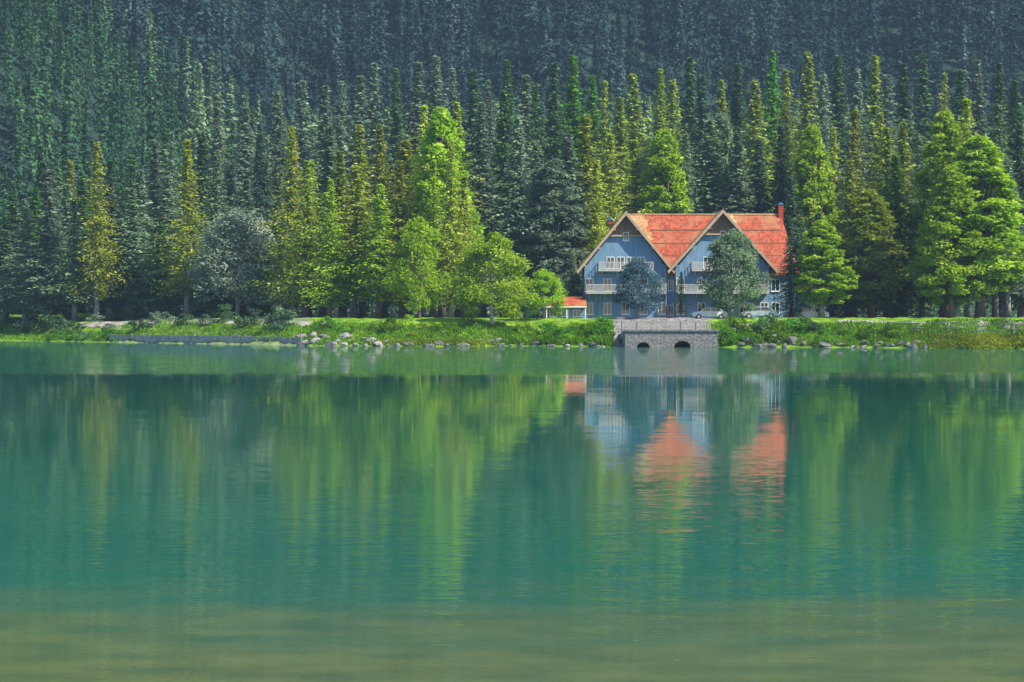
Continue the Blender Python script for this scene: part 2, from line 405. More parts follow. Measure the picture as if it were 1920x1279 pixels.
# ------------------------------------------------------------------ individual trees: (px, top row, distance, width px, shape, foliage)
NEAR = [  # front rank, on the flat strip around the houses
 (8,430,352,70,'spruce_1','dark'),(34,395,372,75,'tall_1','spruce'),(66,352,366,64,'spruce_0','spruce'),(100,318,378,70,'larch_2','ash'),
 (128,345,362,58,'spruce_3','dark'),(152,330,372,60,'spruce_1','spruce'),(181,266,338,58,'larch_0','larch'),(232,352,372,60,'spruce_0','spruce'),
 (262,318,368,58,'spruce_3','ash'),(290,262,362,60,'larch_2','ash'),(322,246,358,66,'larch_1','ash'),(352,262,333,66,'larch_0','larch'),
 (402,282,350,72,'larch_1','willow'),(436,318,362,60,'spruce_1','dark'),(466,335,358,56,'spruce_3','dark'),(497,298,352,62,'spruce_0','dark'),
 (520,330,345,54,'spruce_1','dark'),(549,238,318,72,'larch_1','larch'),(606,236,330,66,'spruce_3','willow'),(580,300,326,56,'larch_0','olive'),
 (642,282,326,62,'spruce_1','olive'),(680,234,332,70,'larch_0','olive'),(722,232,334,76,'larch_1','olive'),(762,262,318,70,'larch_2','larch'),
 (792,196,314,74,'larch_1','larch'),(828,184,308,80,'tall_1','lime'),(860,192,322,70,'spruce_0','olive'),(904,192,326,64,'spruce_1','ash'),
 (846,262,296,66,'larch_1','larch'),(812,300,300,60,'larch_0','lime'),(872,330,300,60,'larch_0','olive'),(786,400,290,60,'round_0','lime'),
 (46,372,346,60,'larch_1','ash'),(88,340,344,62,'spruce_3','ash'),(140,372,340,60,'larch_0','willow'),(206,330,346,60,'spruce_1','ash'),(244,352,346,60,'larch_2','willow'),(312,330,350,60,'spruce_3','ash'),(396,330,346,60,'larch_0','willow'),(494,392,338,56,'spruce_1','ash'),
 (572,300,306,80,'larch_1','olive'),(618,335,300,62,'larch_1','lime'),(664,310,304,84,'larch_0','larch'),(708,345,298,64,'larch_0','lime'),(754,300,300,90,'larch_1','olive'),
 (1536,398,292,76,'spruce_2','dark'),(1588,300,300,80,'larch_1','olive'),(1634,345,292,84,'tall_0','olive'),(1682,290,296,84,'spruce_2','green'),(300,420,340,70,'spruce_2','spruce'),(412,400,338,80,'spruce_2','ash'),(470,430,334,70,'spruce_2','dark'),(512,410,330,70,'spruce_0','spruce'),
(944,168,338,60,'spruce_3','spruce'),(972,215,326,74,'spruce_0','ash'),
 (1004,262,318,78,'larch_1','ash'),(1040,285,316,80,'tall_1','ash'),(1070,250,322,72,'spruce_3','ash'),(1100,215,324,60,'larch_2','olive'),
 (1112,300,318,56,'larch_0','larch'),(1148,250,326,70,'larch_1','larch'),(1196,262,330,70,'larch_0','olive'),(1246,228,328,72,'tall_1','lime'),
 (1288,250,330,62,'larch_1','willow'),(1328,225,332,66,'larch_2','willow'),(1356,196,334,66,'tall_1','willow'),(1388,238,330,58,'spruce_3','ash'),
 (1424,260,330,60,'spruce_1','dark'),(1462,235,330,66,'spruce_0','dark'),(1486,330,300,60,'spruce_2','dark'),(1522,218,326,66,'tall_1','lime'),
 (1560,238,330,64,'larch_1','larch'),(1600,205,330,66,'larch_0','olive'),(1640,210,332,70,'larch_1','olive'),(1664,240,326,60,'larch_2','olive'),
 (1694,228,322,56,'spruce_3','olive'),(1728,252,308,70,'larch_1','willow'),(1768,192,296,96,'tall_0','lime'),(1815,184,290,84,'larch_1','larch'),
 (1838,240,282,110,'tall_1','lime'),(1784,300,280,90,'tall_0','lime'),(1866,196,296,66,'larch_0','willow'),(1888,300,292,50,'larch_2','ash'),
 (1914,228,300,62,'spruce_0','dark'),(1880,230,318,60,'spruce_1','spruce'),
]
SECOND = [ # rank behind
 (20,340,400,60,'spruce_0','spruce'),(84,302,405,60,'spruce_3','spruce'),(134,300,400,56,'larch_0','olive'),(206,300,405,56,'spruce_1','spruce'),
 (250,290,400,60,'spruce_0','spruce'),(306,240,405,56,'spruce_3','spruce'),(382,250,400,58,'spruce_1','spruce'),(404,178,430,60,'spruce_0','ash'),
 (456,200,425,56,'spruce_3','ash'),(484,250,400,56,'spruce_1','dark'),(524,170,440,58,'spruce_0','ash'),(566,150,440,60,'spruce_3','ash'),
 (604,160,430,58,'spruce_1','ash'),(640,152,440,60,'spruce_0','ash'),(672,140,445,58,'spruce_3','ash'),(706,118,440,60,'spruce_1','ash'),
 (742,130,440,58,'spruce_0','spruce'),(780,116,450,60,'spruce_3','ash'),(816,104,450,58,'spruce_1','ash'),(852,128,440,56,'spruce_0','ash'),
 (888,130,440,56,'spruce_3','spruce'),(920,150,430,56,'spruce_0','ash'),(950,112,440,52,'spruce_1','spruce'),(984,140,430,62,'spruce_3','ash'),
 (1016,155,420,60,'spruce_0','spruce'),(1038,118,440,56,'spruce_1','spruce'),(1074,104,420,64,'spruce_3','green'),(1104,140,420,60,'spruce_0','green'),
 (1128,150,415,58,'larch_1','olive'),(1160,182,405,60,'spruce_1','olive'),(1192,138,415,60,'spruce_3','olive'),(1238,130,420,60,'spruce_0','olive'),
 (1266,150,410,58,'larch_0','olive'),(1296,108,430,58,'spruce_1','spruce'),(1322,142,410,56,'spruce_3','dark'),(1350,150,420,56,'spruce_0','olive'),
 (1380,118,430,58,'spruce_1','spruce'),(1412,150,415,58,'spruce_3','olive'),(1446,96,425,62,'spruce_0','green'),(1478,130,420,60,'larch_1','olive'),
 (1514,98,430,60,'spruce_3','olive'),(1540,140,415,56,'larch_0','ash'),(1570,104,430,58,'spruce_1','spruce'),(1602,128,420,58,'spruce_0','ash'),
 (1634,104,430,60,'spruce_3','olive'),(1668,140,420,56,'larch_2','ash'),(1698,118,430,58,'spruce_1','spruce'),(1734,100,435,60,'spruce_0','spruce'),
 (1762,136,420,56,'larch_1','olive'),(1800,130,420,58,'spruce_3','spruce'),(1840,112,430,60,'spruce_1','ash'),(1876,118,430,58,'spruce_0','spruce'),(1908,150,415,60,'spruce_3','spruce'),
]
NEAR = [(p[0], p[1], p[2]-(12 if p[0] in (128, 262, 402) else 0), p[3], p[4], {'dark': 'willow', 'spruce': 'green'}.get(p[5], p[5])) if p[0] < 530 and i_ % 2 == 0 else p for i_, p in enumerate(NEAR)]
ORD = ['first','second','third','fourth','fifth','sixth','seventh','eighth','ninth','tenth','eleventh','twelfth']
def zone_text(px):
    if px < 350: return 'along the far wooded end of the shore'
    if px < 535: return 'beside the yellow-beamed white house'
    if px < 775: return 'behind the yellow-beamed white house'
    if px < 1092: return 'between the first white house and the blue house'
    if px < 1475: return 'behind the red-roofed blue house'
    if px < 1715: return 'behind the flower-balconied white house'
    return 'over the grassy bank with the rail fence'
ZT = [(300,'above the shore wall start'),(560,'above the shore wall end'),(760,'above the pale rocks'),(985,'behind the lone bushy tree'),
      (1092,'behind the low wing'),(1290,'behind the first gable'),(1475,'behind the second gable'),(1700,'beyond the end wing'),(9999,'on the fenced grass bank')]
ZT2 = [(300,'above the shore wall start'),(560,'above the shore wall end'),(760,'above the pale rocks'),(985,'over the lone bushy tree'),
      (1092,'over the low wing'),(1290,'over the first gable'),(1475,'over the second gable'),(1700,'past the end wing'),(9999,'over the fenced grass bank')]
KIND = {'spruce':('dark green spruce','spruce'),'dark':('blackish green spruce','spruce'),'larch':('yellow-green larch','larch'),'olive':('olive green conifer','conifer'),
        'lime':('lime green tree','tree'),'green':('green tree','tree'),'grey':('grey leaved tree','tree'),'ash':('ashen grey conifer','conifer'),
        'willow':('sage green tree','tree'),'blue':('silver blue tree','tree')}
def add_rank(rows, zt, rank, group, near):
    cnt = {}; zz = []
    for r_ in sorted(rows):
        z = next(t for lim, t in zt if r_[0] < lim); key = (z, r_[5]); cnt[key] = cnt.get(key, 0)+1; zz.append((r_, z, key, cnt[key]))
    for r_, z, key, k in zz:
        px, yt, Yd, wpx, sh, lm = r_; x, y = spot(px, Yd)
        h = height_for(x, y, yt)
        kind, cat = KIND[lm]
        lead = (f'{ORD[k-1]} {kind} from the left' if cnt[key] > 1 else f'the only {kind}')
        name = {'spruce':'spruce_tree','larch':'larch_tree','conifer':'conifer_tree','tree':'broadleaf_tree'}[cat]
        if cat == 'conifer' and False: pass
        plant(name, sh, lm, x, y, h, wpx/F*Yd*((1.7 if sh[:4] != 'tall' else 1.35) if near else 1.85), f'{lead}, {rank}, {z}', cat, group,
              bark_grey if lm in ('ash', 'willow', 'larch') else bark_brown)
add_rank(NEAR, ZT, 'front row', 'trees of the front row along the shore', True)
add_rank(SECOND, ZT2, 'back row', 'trees of the back row at the foot of the hill', False)

# special trees and big shrubs
def sp_tree(name, px, yt, Yd, wpx, sh, lm, label, cat, bark=None, sink=.1, group=None):
    x, y = spot(px, Yd); return plant(name, sh, lm, x, y, height_for(x, y, yt), wpx/F*Yd, label, cat, group, bark, sink=sink)
sp_tree('broadleaf_tree', 446, 388, 326, 172, 'round_1', 'grey', 'wide pale silver-grey rounded tree above the grey shore wall', 'tree', bark_grey)
sp_tree('broadleaf_tree', 218, 478, 352, 82, 'cone_0', 'green', 'low vivid green round tree above the grey shore wall', 'tree', bark_grey)
sp_tree('broadleaf_tree', 922, 430, 276, 136, 'round_0', 'lime', 'bushy bright yellow-green tree standing alone on the bank before the tall trees', 'tree', bark_white)
sp_tree('broadleaf_tree', 120, 540, 350, 60, 'round_0', 'spruce', 'low dark round bush-like tree above the shore wall', 'tree')
sp_tree('broadleaf_tree', 1372, 424, 278, 112, 'round_0', 'willow', 'big pale sage rounded tree before the second gable of the blue house', 'tree', bark_grey)
sp_tree('broadleaf_tree', 1196, 482, 280, 84, 'round_1', 'blue', 'dusky blue-green rounded tree before the first gable of the blue house', 'tree', bark_grey)
sp_tree('broadleaf_tree', 1540, 404, 279, 92, 'tall_1', 'lime', 'tall sunlit yellow-green tree covering the end of the house roof', 'tree', bark_grey)
sp_tree('spruce_tree', 1484, 404, 280, 62, 'spruce_2', 'dark', 'dark spreading spruce covering the end wing of the blue house', 'spruce')
sp_tree('spruce_tree', 1072, 470, 292, 62, 'spruce_0', 'ash', 'small grey spruce behind the low orange-roofed wing', 'spruce')
sp_tree('broadleaf_tree', 1020, 500, 282, 70, 'round_0', 'lime', 'low sunlit yellow-green tree beside the low orange-roofed wing', 'tree', bark_grey)
sp_tree('broadleaf_tree', 1276, 508, 279, 26, 'thin_0', 'dark', 'thin dark leaning sapling in the valley between the two blue gables', 'tree')
sp_tree('birch_tree', 528, 440, 318, 46, 'thin_1', 'ash', 'thin birch with a white trunk at the end of the grey shore wall', 'birch', bark_white)
sp_tree('birch_tree', 548, 446, 318, 40, 'thin_0', 'olive', 'slim yellowish birch at the end of the grey shore wall', 'birch', bark_white)

# ------------------------------------------------------------------ hillside forest (nobody could count it)
def forest(name, pts, hts, mats_, protos, seed, label):
    r = np.random.default_rng(seed); VV = []; TT = []; off = 0
    idx = r.integers(0, len(protos), len(pts))
    out = []
    for pi, (Vp, Tp) in enumerate(protos):
        sel = np.where(idx == pi)[0]; nsel = len(sel)
        if not nsel: continue
        a_ = r.uniform(0, 6.28, nsel); c_, s_ = np.cos(a_), np.sin(a_)
        hs = hts[sel]; ws = hs*r.uniform(.8, 1.25, nsel)
        Vx = (Vp[None, :, 0]*c_[:, None]-Vp[None, :, 1]*s_[:, None])*ws[:, None] + pts[sel, 0][:, None]
        Vy = (Vp[None, :, 0]*s_[:, None]+Vp[None, :, 1]*c_[:, None])*ws[:, None] + pts[sel, 1][:, None]
        Vz = Vp[None, :, 2]*hs[:, None] + pts[sel, 2][:, None]
        VV.append(np.stack([Vx, Vy, Vz], -1).reshape(-1, 3))
        tt = np.clip(Tp[None]*.25 + r.beta(1.0, 1.6, nsel)[:, None]*1.0 - .1, 0, 1); TT.append(tt.ravel())
    V_ = np.concatenate(VV); T_ = np.concatenate(TT)
    me = npmesh(name, V_, np.arange(len(V_)).reshape(-1, 4), mats_, T_)
    o = obj(name, me); tag(o, label, 'forest', kind='stuff'); return o
def far_proto(seed, nq, size, rad, base=.05):
    r = np.random.default_rng(seed); t = base+(1-base)*r.uniform(0, 1, nq)**.95; az = r.uniform(0, 6.28, nq)
    lay = .75+.25*np.sin(t*70+az)
    rr = rad*1.25*(1-t)**1.1*r.uniform(.35, 1.1, nq)*lay
    P = np.stack([np.cos(az)*rr, np.sin(az)*rr, t-.2*rr], 1)
    D = np.stack([np.cos(az), np.sin(az), -.6+0*az], 1)
    Vv, Qq = ncards(P, size, D, np.stack([np.cos(az), np.sin(az), .7+0*az], 1), .3)
    # spire
    return Vv, np.clip(r.normal(.5, .22, nq), 0, 1)
fp = [far_proto(50+k, 330, .040, .105+.016*k) for k in range(4)]
def scatter(x0, x1, y0, y1, sp_, seed, keep=None):
    r = np.random.default_rng(seed); gx = np.arange(x0, x1, sp_); gy = np.arange(y0, y1, sp_)
    GX, GY = np.meshgrid(gx, gy); GX = GX+r.uniform(-.48, .48, GX.shape)*sp_; GY = GY+r.uniform(-.48, .48, GY.shape)*sp_
    x, y = GX.ravel(), GY.ravel(); m = np.abs(x) < y*.30+6
    if keep is not None: m &= keep(x, y)
    x, y = x[m], y[m]; return np.stack([x, y, hgt(x, y)-.3], 1), r
hill_mat = leafmat('needles_hill_hazed', (.010, .034, .044), (.040, .090, .100), (.095, .16, .165), .15)  # hillside shade and blue distance haze painted into the needle colours
spur_mat = leafmat('needles_spur', (.012, .045, .022), (.045, .11, .045), (.10, .17, .06), .2)
foot_mat = leafmat('needles_foot', (.05, .10, .05), (.15, .24, .11), (.26, .36, .19), .3)
spur = lambda x, y: (x < -50-(y-430)*.25) & (y < 560)
P_, r_ = scatter(-260, 260, 560, 830, 5.6, 1)
forest('hillside_forest', P_, r_.uniform(12, 30, len(P_))**1.04, hill_mat, fp, 5, 'dense spruce forest, painted dark haze blue, covering the steep mountain behind everything')
P_, r_ = scatter(-200, 200, 440, 562, 6.4, 2, lambda x, y: ~spur(x, y))
forest('foothill_forest', P_, r_.uniform(20, 31, len(P_)), foot_mat, fp, 6, 'darker mixed conifer wood at the foot of the mountain')
P_, r_ = scatter(-200, 0, 405, 562, 6.2, 3, spur)
forest('slope_forest', P_, r_.uniform(12, 26, len(P_)), spur_mat, fp, 8, 'green wooded slope dropping towards the lake at the shady end')

P_, r_ = scatter(-140, 140, 336, 450, 3.2, 4, lambda x, y: y > shore(x)+50)
forest('undergrowth', P_, r_.uniform(2.2, 6.5, len(P_)), foot_mat, [far_proto(90+k, 90, .11, .30) for k in range(3)], 9, 'low dark undergrowth filling the ground between the forest trunks')
# ------------------------------------------------------------------ houses
M = dict(
 white=mat('plaster_white', (.74, .76, .74), .85, nscale=.8, col2=(.64, .67, .65)),
 cream=mat('plaster_cream', (.74, .73, .55), .85, nscale=.8, col2=(.66, .66, .50)),
 blue=mat('boards_blue', (.09, .19, .32), .8, nscale=.9, col2=(.16, .27, .40), stretch=(4, 4, .4)),
 wood=mat('boards_brown', (.13, .075, .045), .85, nscale=2, col2=(.22, .14, .09), stretch=(5, 5, .5)),
 fascia=mat('fascia_pale', (.66, .68, .62), .7), fascia_b=mat('fascia_tan', (.30, .22, .15), .8, nscale=3, col2=(.40, .31, .23)),
 glass=mat('glass_dark', (.015, .02, .025), .08, spec=.8), frame=mat('frame_white', (.75, .75, .72), .6),
 dframe=mat('frame_brown', (.10, .06, .04), .7), shut=mat('shutter_dark', (.03, .05, .045), .7),
 rail=mat('rail_grey_wood', (.32, .33, .32), .8, nscale=3, col2=(.44, .45, .43)), flower=mat('flowers_red', (.55, .06, .03), .8, nscale=9, col2=(.10, .16, .03)),
 pole=mat('zinc', (.4, .41, .42), .4, metal=.6), brick=mat('brick_red', (.32, .04, .02), .9, nscale=6, col2=(.30, .04, .03)), cap=mat('cap_blue', (.03, .14, .30), .5),
 stone=mat('stone_wall', (.10, .10, .11), .95, nscale=3.2, col2=(.22, .21, .21), bump=.8, bscale=4),
)
def roofmat(name, c0, c1, c2):
    """tiled roof: courses and single tiles of differing colour"""
    m = bpy.data.materials.new(name); m.use_nodes = True; n = m.node_tree.nodes; L = m.node_tree.links
    b = n['Principled BSDF']; b.inputs['Roughness'].default_value = .8
    tc = n.new('ShaderNodeTexCoord'); mp = n.new('ShaderNodeMapping'); mp.inputs['Scale'].default_value = (2.6, 2.2, 2.8); L.new(tc.outputs['Object'], mp.inputs[0])
    v = n.new('ShaderNodeTexVoronoi'); v.distance = 'CHEBYCHEV'; v.inputs['Scale'].default_value = 1.3; v.inputs['Randomness'].default_value = .35; L.new(mp.outputs[0], v.inputs[0])
    sp = n.new('ShaderNodeSeparateColor'); L.new(v.outputs['Color'], sp.inputs[0])
    r = ramp(n, L, sp.outputs[0], c0, c1, 0, 1); ns = noise(n, L, tc.outputs['Object'], .45, 4)
    r2 = ramp(n, L, ns, (0,)*3, (1,)*3, .5, .68); c = n.new('ShaderNodeRGB'); c.outputs[0].default_value = (*c2, 1)
    L.new(mixc(n, L, r2, r, c.outputs[0]), b.inputs['Base Color'])
    bp = n.new('ShaderNodeBump'); bp.inputs['Strength'].default_value = .6; bp.inputs['Distance'].default_value = .08; L.new(v.outputs['Distance'], bp.inputs['Height']); L.new(bp.outputs[0], b.inputs['Normal'])
    return m
M['roof_pale'] = roofmat('roof_pale_shingle', (.40, .41, .32), (.56, .56, .44), (.62, .58, .45))
M['roof_grey'] = roofmat('roof_grey_shingle', (.40, .42, .38), (.56, .57, .52), (.66, .67, .60))
M['roof_red'] = roofmat('roof_red_tile', (.17, .026, .012), (.36, .070, .024), (.27, .13, .055))
M['roof_tan'] = roofmat('roof_tan_tile', (.22, .12, .05), (.36, .21, .09), (.42, .28, .15))

def window(parent, x, z, w_, h_, y, fm, n_=1, shutters=False):
    """window on the wall plane y, centre x, sill z"""
    f = MB(); t = .07
    f.box(x-w_/2-t, x+w_/2+t, y-.07, y-.003, z-t, z); f.box(x-w_/2-t, x+w_/2+t, y-.07, y-.003, z+h_, z+h_+t)
    f.box(x-w_/2-t, x-w_/2, y-.068, y-.003, z, z+h_); f.box(x+w_/2, x+w_/2+t, y-.068, y-.003, z, z+h_)
    for k in range(1, n_+1): xx = x-w_/2+w_*k/(n_+1); f.box(xx-.03, xx+.03, y-.05, y-.003, z, z+h_)
    fo = f.build('window', fm, parent)
    MB().box(x-w_/2, x+w_/2, y-.03, y-.004, z, z+h_).build('pane', M['glass'], fo)
    MB().box(x-w_/2-.12, x+w_/2+.12, y-.14, y-.002, z-t-.07, z-t-.003).build('sill', fm, fo)
    if shutters:
        s_ = MB()
        s_.box(x-w_/2-t-.42, x-w_/2-t-.01, y-.06, y-.004, z, z+h_); s_.box(x+w_/2+t+.01, x+w_/2+t+.42, y-.06, y-.004, z, z+h_)
        s_.build('shutter', M['shut'], fo)
def balcony(parent, x0, x1, z, y, dep, rm, flowers=False, n_sl=.16):
    bo = MB().box(x0, x1, y-dep, y-.004, z-.2, z).build('balcony', rm, parent)
    r = MB(); r.box(x0+.02, x1-.02, y-dep+.02, y-dep+.08, z+.88, z+.98); r.box(x0+.02, x1-.02, y-dep+.02, y-dep+.07, z+.06, z+.14)
    x = x0+.05
    while x < x1-.05: r.box(x, x+n_sl*.55, y-dep+.03, y-dep+.065, z+.145, z+.875); x += n_sl
    for xx in (x0+.02, x1-.07):
        r.box(xx, xx+.05, y-dep+.085, y-.02, z+.88, z+.96)
        yy = y-dep+.2
        while yy < y-.1: r.box(xx+.005, xx+.045, yy, yy+.07, z+.002, z+.875); yy += .2
    r.build('railing', rm, bo)
    s_ = MB()
    xx = x0+.4
    while xx < x1: s_.prismx([(y-dep+.1, z-.205), (y-.003, z-.205), (y-.003, z-.75)], xx, xx+.12); xx += 1.9
    s_.build('bracket', rm, bo)
    if flowers:
        fl = MB(); fl.box(x0+.25, x1-.25, y-dep-.2, y-dep+.01, z+.6, z+.8); xx = x0+.3; rr = random.Random(int(x0*100))
        while xx < x1-.3:
            fl.box(xx, xx+.22, y-dep-.16, y-dep+.015, z+.79, z+.92+rr.uniform(0, .2)); xx += .3 if rr.random() < .8 else .7
        o_ = fl.build('flower_box', M['flower'], bo)

def gable_roof(parent, xc, half, ze, zr, yf, yb, over, t, rm, fm, side_mats=None, name='roof'):
    """steep gable whose ridge runs back from the front; each slope a slab; fascia boards on the front rakes"""
    dx, dz = half, zr-ze; ln = math.hypot(dx, dz); ox = dx/ln*.75; oz = dz/ln*.75
    nxn, nzn = dz/ln*t, dx/ln*t
    for sgn, mm in ((-1, side_mats[0] if side_mats else rm), (1, side_mats[1] if side_mats else rm)):
        pts = [(xc, zr), (xc+sgn*(dx+ox), ze-oz), (xc+sgn*(dx+ox+nxn), ze-oz+nzn), (xc, zr+t*ln/dx)]
        ro = MB().prism(pts, yf-over, yb).build(name, mm, parent)
        f = [(xc, zr-.14), (xc+sgn*(dx+ox), ze-oz-.14), (xc+sgn*(dx+ox+nxn), ze-oz+nzn), (xc, zr+t*ln/dx+.01)]
        MB().prism(f, yf-over-.09, yf-over-.003).build('fascia', fm, ro)
        # purlin ends under the overhang
        for q in (.25, .6, .92):
            px_, pz_ = xc+sgn*dx*q, zr-dz*q; MB().box(px_-.09, px_+.09, yf-over+.02, yf-.002, pz_-.34, pz_-.14).build('purlin', fm, ro)

def house(name, label, pxs, Yd, wallm, roofs, fm, framem, opts):
    """pxs = (g1 left, g1 apex, g1 right, g2 left(=valley), g2 apex, g2 right, main right, top1, top2, ridge, eave) in photo columns/rows"""
    g1l, g1a, g1r, g2a, g2r, mr, t1, t2, tr, ev = pxs
    Xc = px2x(g1l, Yd); k = Yd/F; zb = gz(px2x((g1l+g2r)/2, Yd), Yd+2)-.1
    zb = min(zb, 3.0)
    o = empty(name, (Xc, Yd, zb)); tag(o, label, 'house', 'big houses on the lake shore')
    X_ = lambda p: (p-g1l)*k
    Zr = lambda r_: CAMZ + (HOR-r_)*k - zb
    he, hr = Zr(ev), Zr(tr); a1, a2 = X_(g1a), X_(g2a); x1 = X_(g1r); x2 = X_(g2r); xm = X_(mr)
    top1, top2 = Zr(t1), Zr(t2); D = 11.0; t = .22
    half1 = min(a1, x1-a1); half2 = min(a2-x1, x2-a2) if not opts.get('wide2') else x2-a2
    # main block body: pentagon in (y,z), ridge along x
    MB().prismx([(0.6, -1.5), (D, -1.5), (D, he), ((0.6+D)/2, hr-.35), (0.6, he)], a1, xm).build('wall', wallm, o)
    ym = (0.6+D)/2; sl_ = (hr-he)/(ym-.6)
    rf = MB().prismx([(ym, hr-.25), (.6-.5, he-.25-.5*sl_+.0), (.6-.5-.05, he-.5*sl_+.06), (ym, hr)], a1, xm+.5).build('roof', roofs['main'], o)
    MB().prismx([(ym, hr-.245), (D+.5, he-.25-.5*sl_), (D+.55, he-.5*sl_+.06), (ym+.004, hr+.0)], a1, xm+.5).build('roof', roofs['main'], o)
    if opts.get('tan'):
        for (u0, u1) in ((a1, a1+(x1-a1)*.75), (a2, a2+(xm-a2)*.42)):
            c_, w_2, n_ = u0, u1-u0, 10
            for q in range(n_):      # stepped, slanting edge of the tan tiles, laid just over the red ones
                f0, f1 = q/n_, (q+1)/n_; xe = c_+w_2*(.62+.5*f0)+.25*math.sin(q*2.3)
                y0, y1 = ym-(ym-.1)*f0, ym-(ym-.1)*f1
                za, zb2 = hr-sl_*(ym-y0)+.03, hr-sl_*(ym-y1)+.03
                MB().prismx([(y0, za-.02), (y0, za+.025), (y1, zb2+.025), (y1, zb2-.02)], c_+half1*.0+.0, xe).build('tan_tiles', roofs['left'], rf)
    if opts.get('hip'):
        xe = xm+.51; xh = X_(1500); oy = .5; ez = he-.5*sl_+.06
        mb = MB(); v = [mb.bm.verts.new(p) for p in ((xe, ym, hr), (xe, .6-oy, ez), (xh, .6-oy, ez), (xh, D+oy, ez), (xe, D+oy, ez))]
        for f in ((0, 1, 2), (0, 2, 3), (0, 3, 4), (1, 4, 3, 2), (0, 4, 1)): mb.bm.faces.new([v[i_] for i_ in f])
        mb.build('hip_roof', roofs['main'], o)
        MB().box(xm+.002, xh-.5, .62, D, -1.5, he-.1).build('end_wall', wallm, o)
    rg = MB(); rg.tube([(a1, ym, hr+.02), (xm+.5, ym, hr+.02)], .13, 6); rg.build('ridge_cap', roofs['ridge'], rf)
    sg = MB()   # snow guards across the main roof
    for q in (.3, .55, .78):
        yy = ym-(ym-.6)*q; zz = hr-(hr-he)*q
        sg.box(a1+half1*.6, xm+.3, yy-.06, yy+.0, zz+.02, zz+.16)
    if opts.get('guards', True): sg.build('snow_guard', M['wood'], rf)
    else: sg.bm.free()
    # two projecting gables
    yf = 0.0
    for (ac, hf, tp, nm) in ((a1, half1, top1, 1), (a2, half2, top2, 2)):
        yy = yf if nm == 1 else yf-.35; ye = D if nm == 1 else ym
        MB().prism([(ac-hf*.93, -1.5), (ac+hf*.93, -1.5), (ac+hf*.93, he), (ac, tp-.32), (ac-hf*.93, he)], yy, ye).build('gable_wall', wallm, o)
        gable_roof(o, ac, hf, he, tp-t*1.3, yy, ye+.3, .95, t, roofs['left'], fm, (roofs['left'], roofs['right']))
        s_ = hf*.93; tz = tp
        if opts.get('peak'):        # boarded peak
            zz = tz-.32-(tz-he)*.36; hw = hf*.93*.36
            MB().prism([(ac-hw, zz), (ac+hw, zz), (ac, tz-.36)], yy-.05, yy-.003).build('peak_boards', opts['peak'], o)
            MB().box(ac-hw-.2, ac+hw+.2, yy-.35, yy-.052, zz-.2, zz).build('tie_beam', fm, o)
        else:
            zz = tz-(tz-he)*.30; hw = hf*.27
            MB().box(ac-hw, ac+hw, yy-.6, yy-.052, zz-.15, zz).build('tie_beam', fm, o)
            MB().box(ac-.07, ac+.07, yy-.5, yy-.35, zz+.002, tz-.7).build('king_post', fm, o)
        # attic window
        window(o, ac+.05, he+(tz-he)*.50, .55, .95, yy, framem)
        # storeys
        z2 = he-.15; z1 = he*.55; n2 = 4 if hf > 4.5 else 2
        for j in range(n2):
            off = (j-(n2-1)/2)*(1.25 if n2 == 4 else 1.45)
            window(o, ac+off, z2+.15, .85, 1.35, yy, framem, 1)
        nn = 5 if hf > 4.5 else 3; wd = s_*2-1.2
        for j in range(nn):
            window(o, ac-wd/2+wd*j/(nn-1), z1+.1, .9, 1.45, yy, framem, 1, shutters=opts.get('shut') and j % 2 == 0)
            window(o, ac-wd/2+wd*j/(nn-1), .75, .85, 1.35, yy, framem, 1)
        balcony(o, ac-hf*.62, ac+hf*.62, z2-.05, yy, 1.1, opts['rail'], opts.get('flowers'))
        balcony(o, ac-hf*.9, ac+hf*.9, z1-.1, yy, 1.35, opts['rail'], opts.get('flowers') and nm == 1)
    # windows in the plain wall between and beside the gables
    gap0, gap1 = a1+half1*.93, a2-half2*.93
    if gap1-gap0 > .9:
        window(o, (gap0+gap1)/2, z1+.2, .6, 1.2, .6, framem); window(o, (gap0+gap1)/2, .6, .6, 1.2, .6, framem)
    xr0 = a2+half2*.93
    x = xr0+.9
    while x < xm-.6:
        for zz in (.75, z1+.1): window(o, x, zz, .9, 1.35, .6, framem, 1, shutters=opts.get('shut'))
        x += 1.75
    # door
    dx_ = a1+half1*.93+.4 if gap1-gap0 < .9 else (gap0+gap1)/2
    do = MB().box(a2+.05-.5, a2+.05+.5, yf-.35-.09, yf-.35-.004, -.1+.0, .62+1.4).build('door', M['dframe'], o)
    MB().box(a2+.38, a2+.44, yf-.35-.16, yf-.35-.092, .95, 1.0).build('handle', M['pole'], do)
    for (cp, r0_, r1_) in opts['chimneys']:
        xx = X_(cp); zt = Zr(r0_); zbm = hr-1.2
        ch = MB().box(xx-.3, xx+.3, ym-.35, ym+.35, zbm, zt).build('chimney', opts['chim'], o)
        MB().box(xx-.36, xx+.36, ym-.42, ym+.42, zt+.003, zt+.12).build('chimney_cap', opts['chimcap'], ch)
        MB().box(xx-.22, xx+.22, ym-.22, ym+.22, zt+.123, zt+.3).build('flue', opts['chimcap'], ch)
    # rain pipe
    MB().tube([(a1+half1*.93-.12, yf-.12, he-.4), (a1+half1*.93-.12, yf-.12, -.5)], .06, 6).build('drainpipe', M['pole'], o)
    return o
Bh = house('house', 'pale blue twin-gabled house with orange tiled roof standing by the lake', (1090, 1173, 1260, 1354, 1452, 1466, 398, 394, 399, 503), 288,
      M['blue'], dict(main=M['roof_red'], left=M['roof_tan'], right=M['roof_tan'], ridge=M['roof_tan']), M['fascia_b'], M['frame'],
      dict(rail=M['rail'], tan=True, guards=True, peak=M['wood'], chimneys=[(1474, 380, 0), (1148, 410, 0)], chim=M['brick'], chimcap=M['cap'], hip=True))
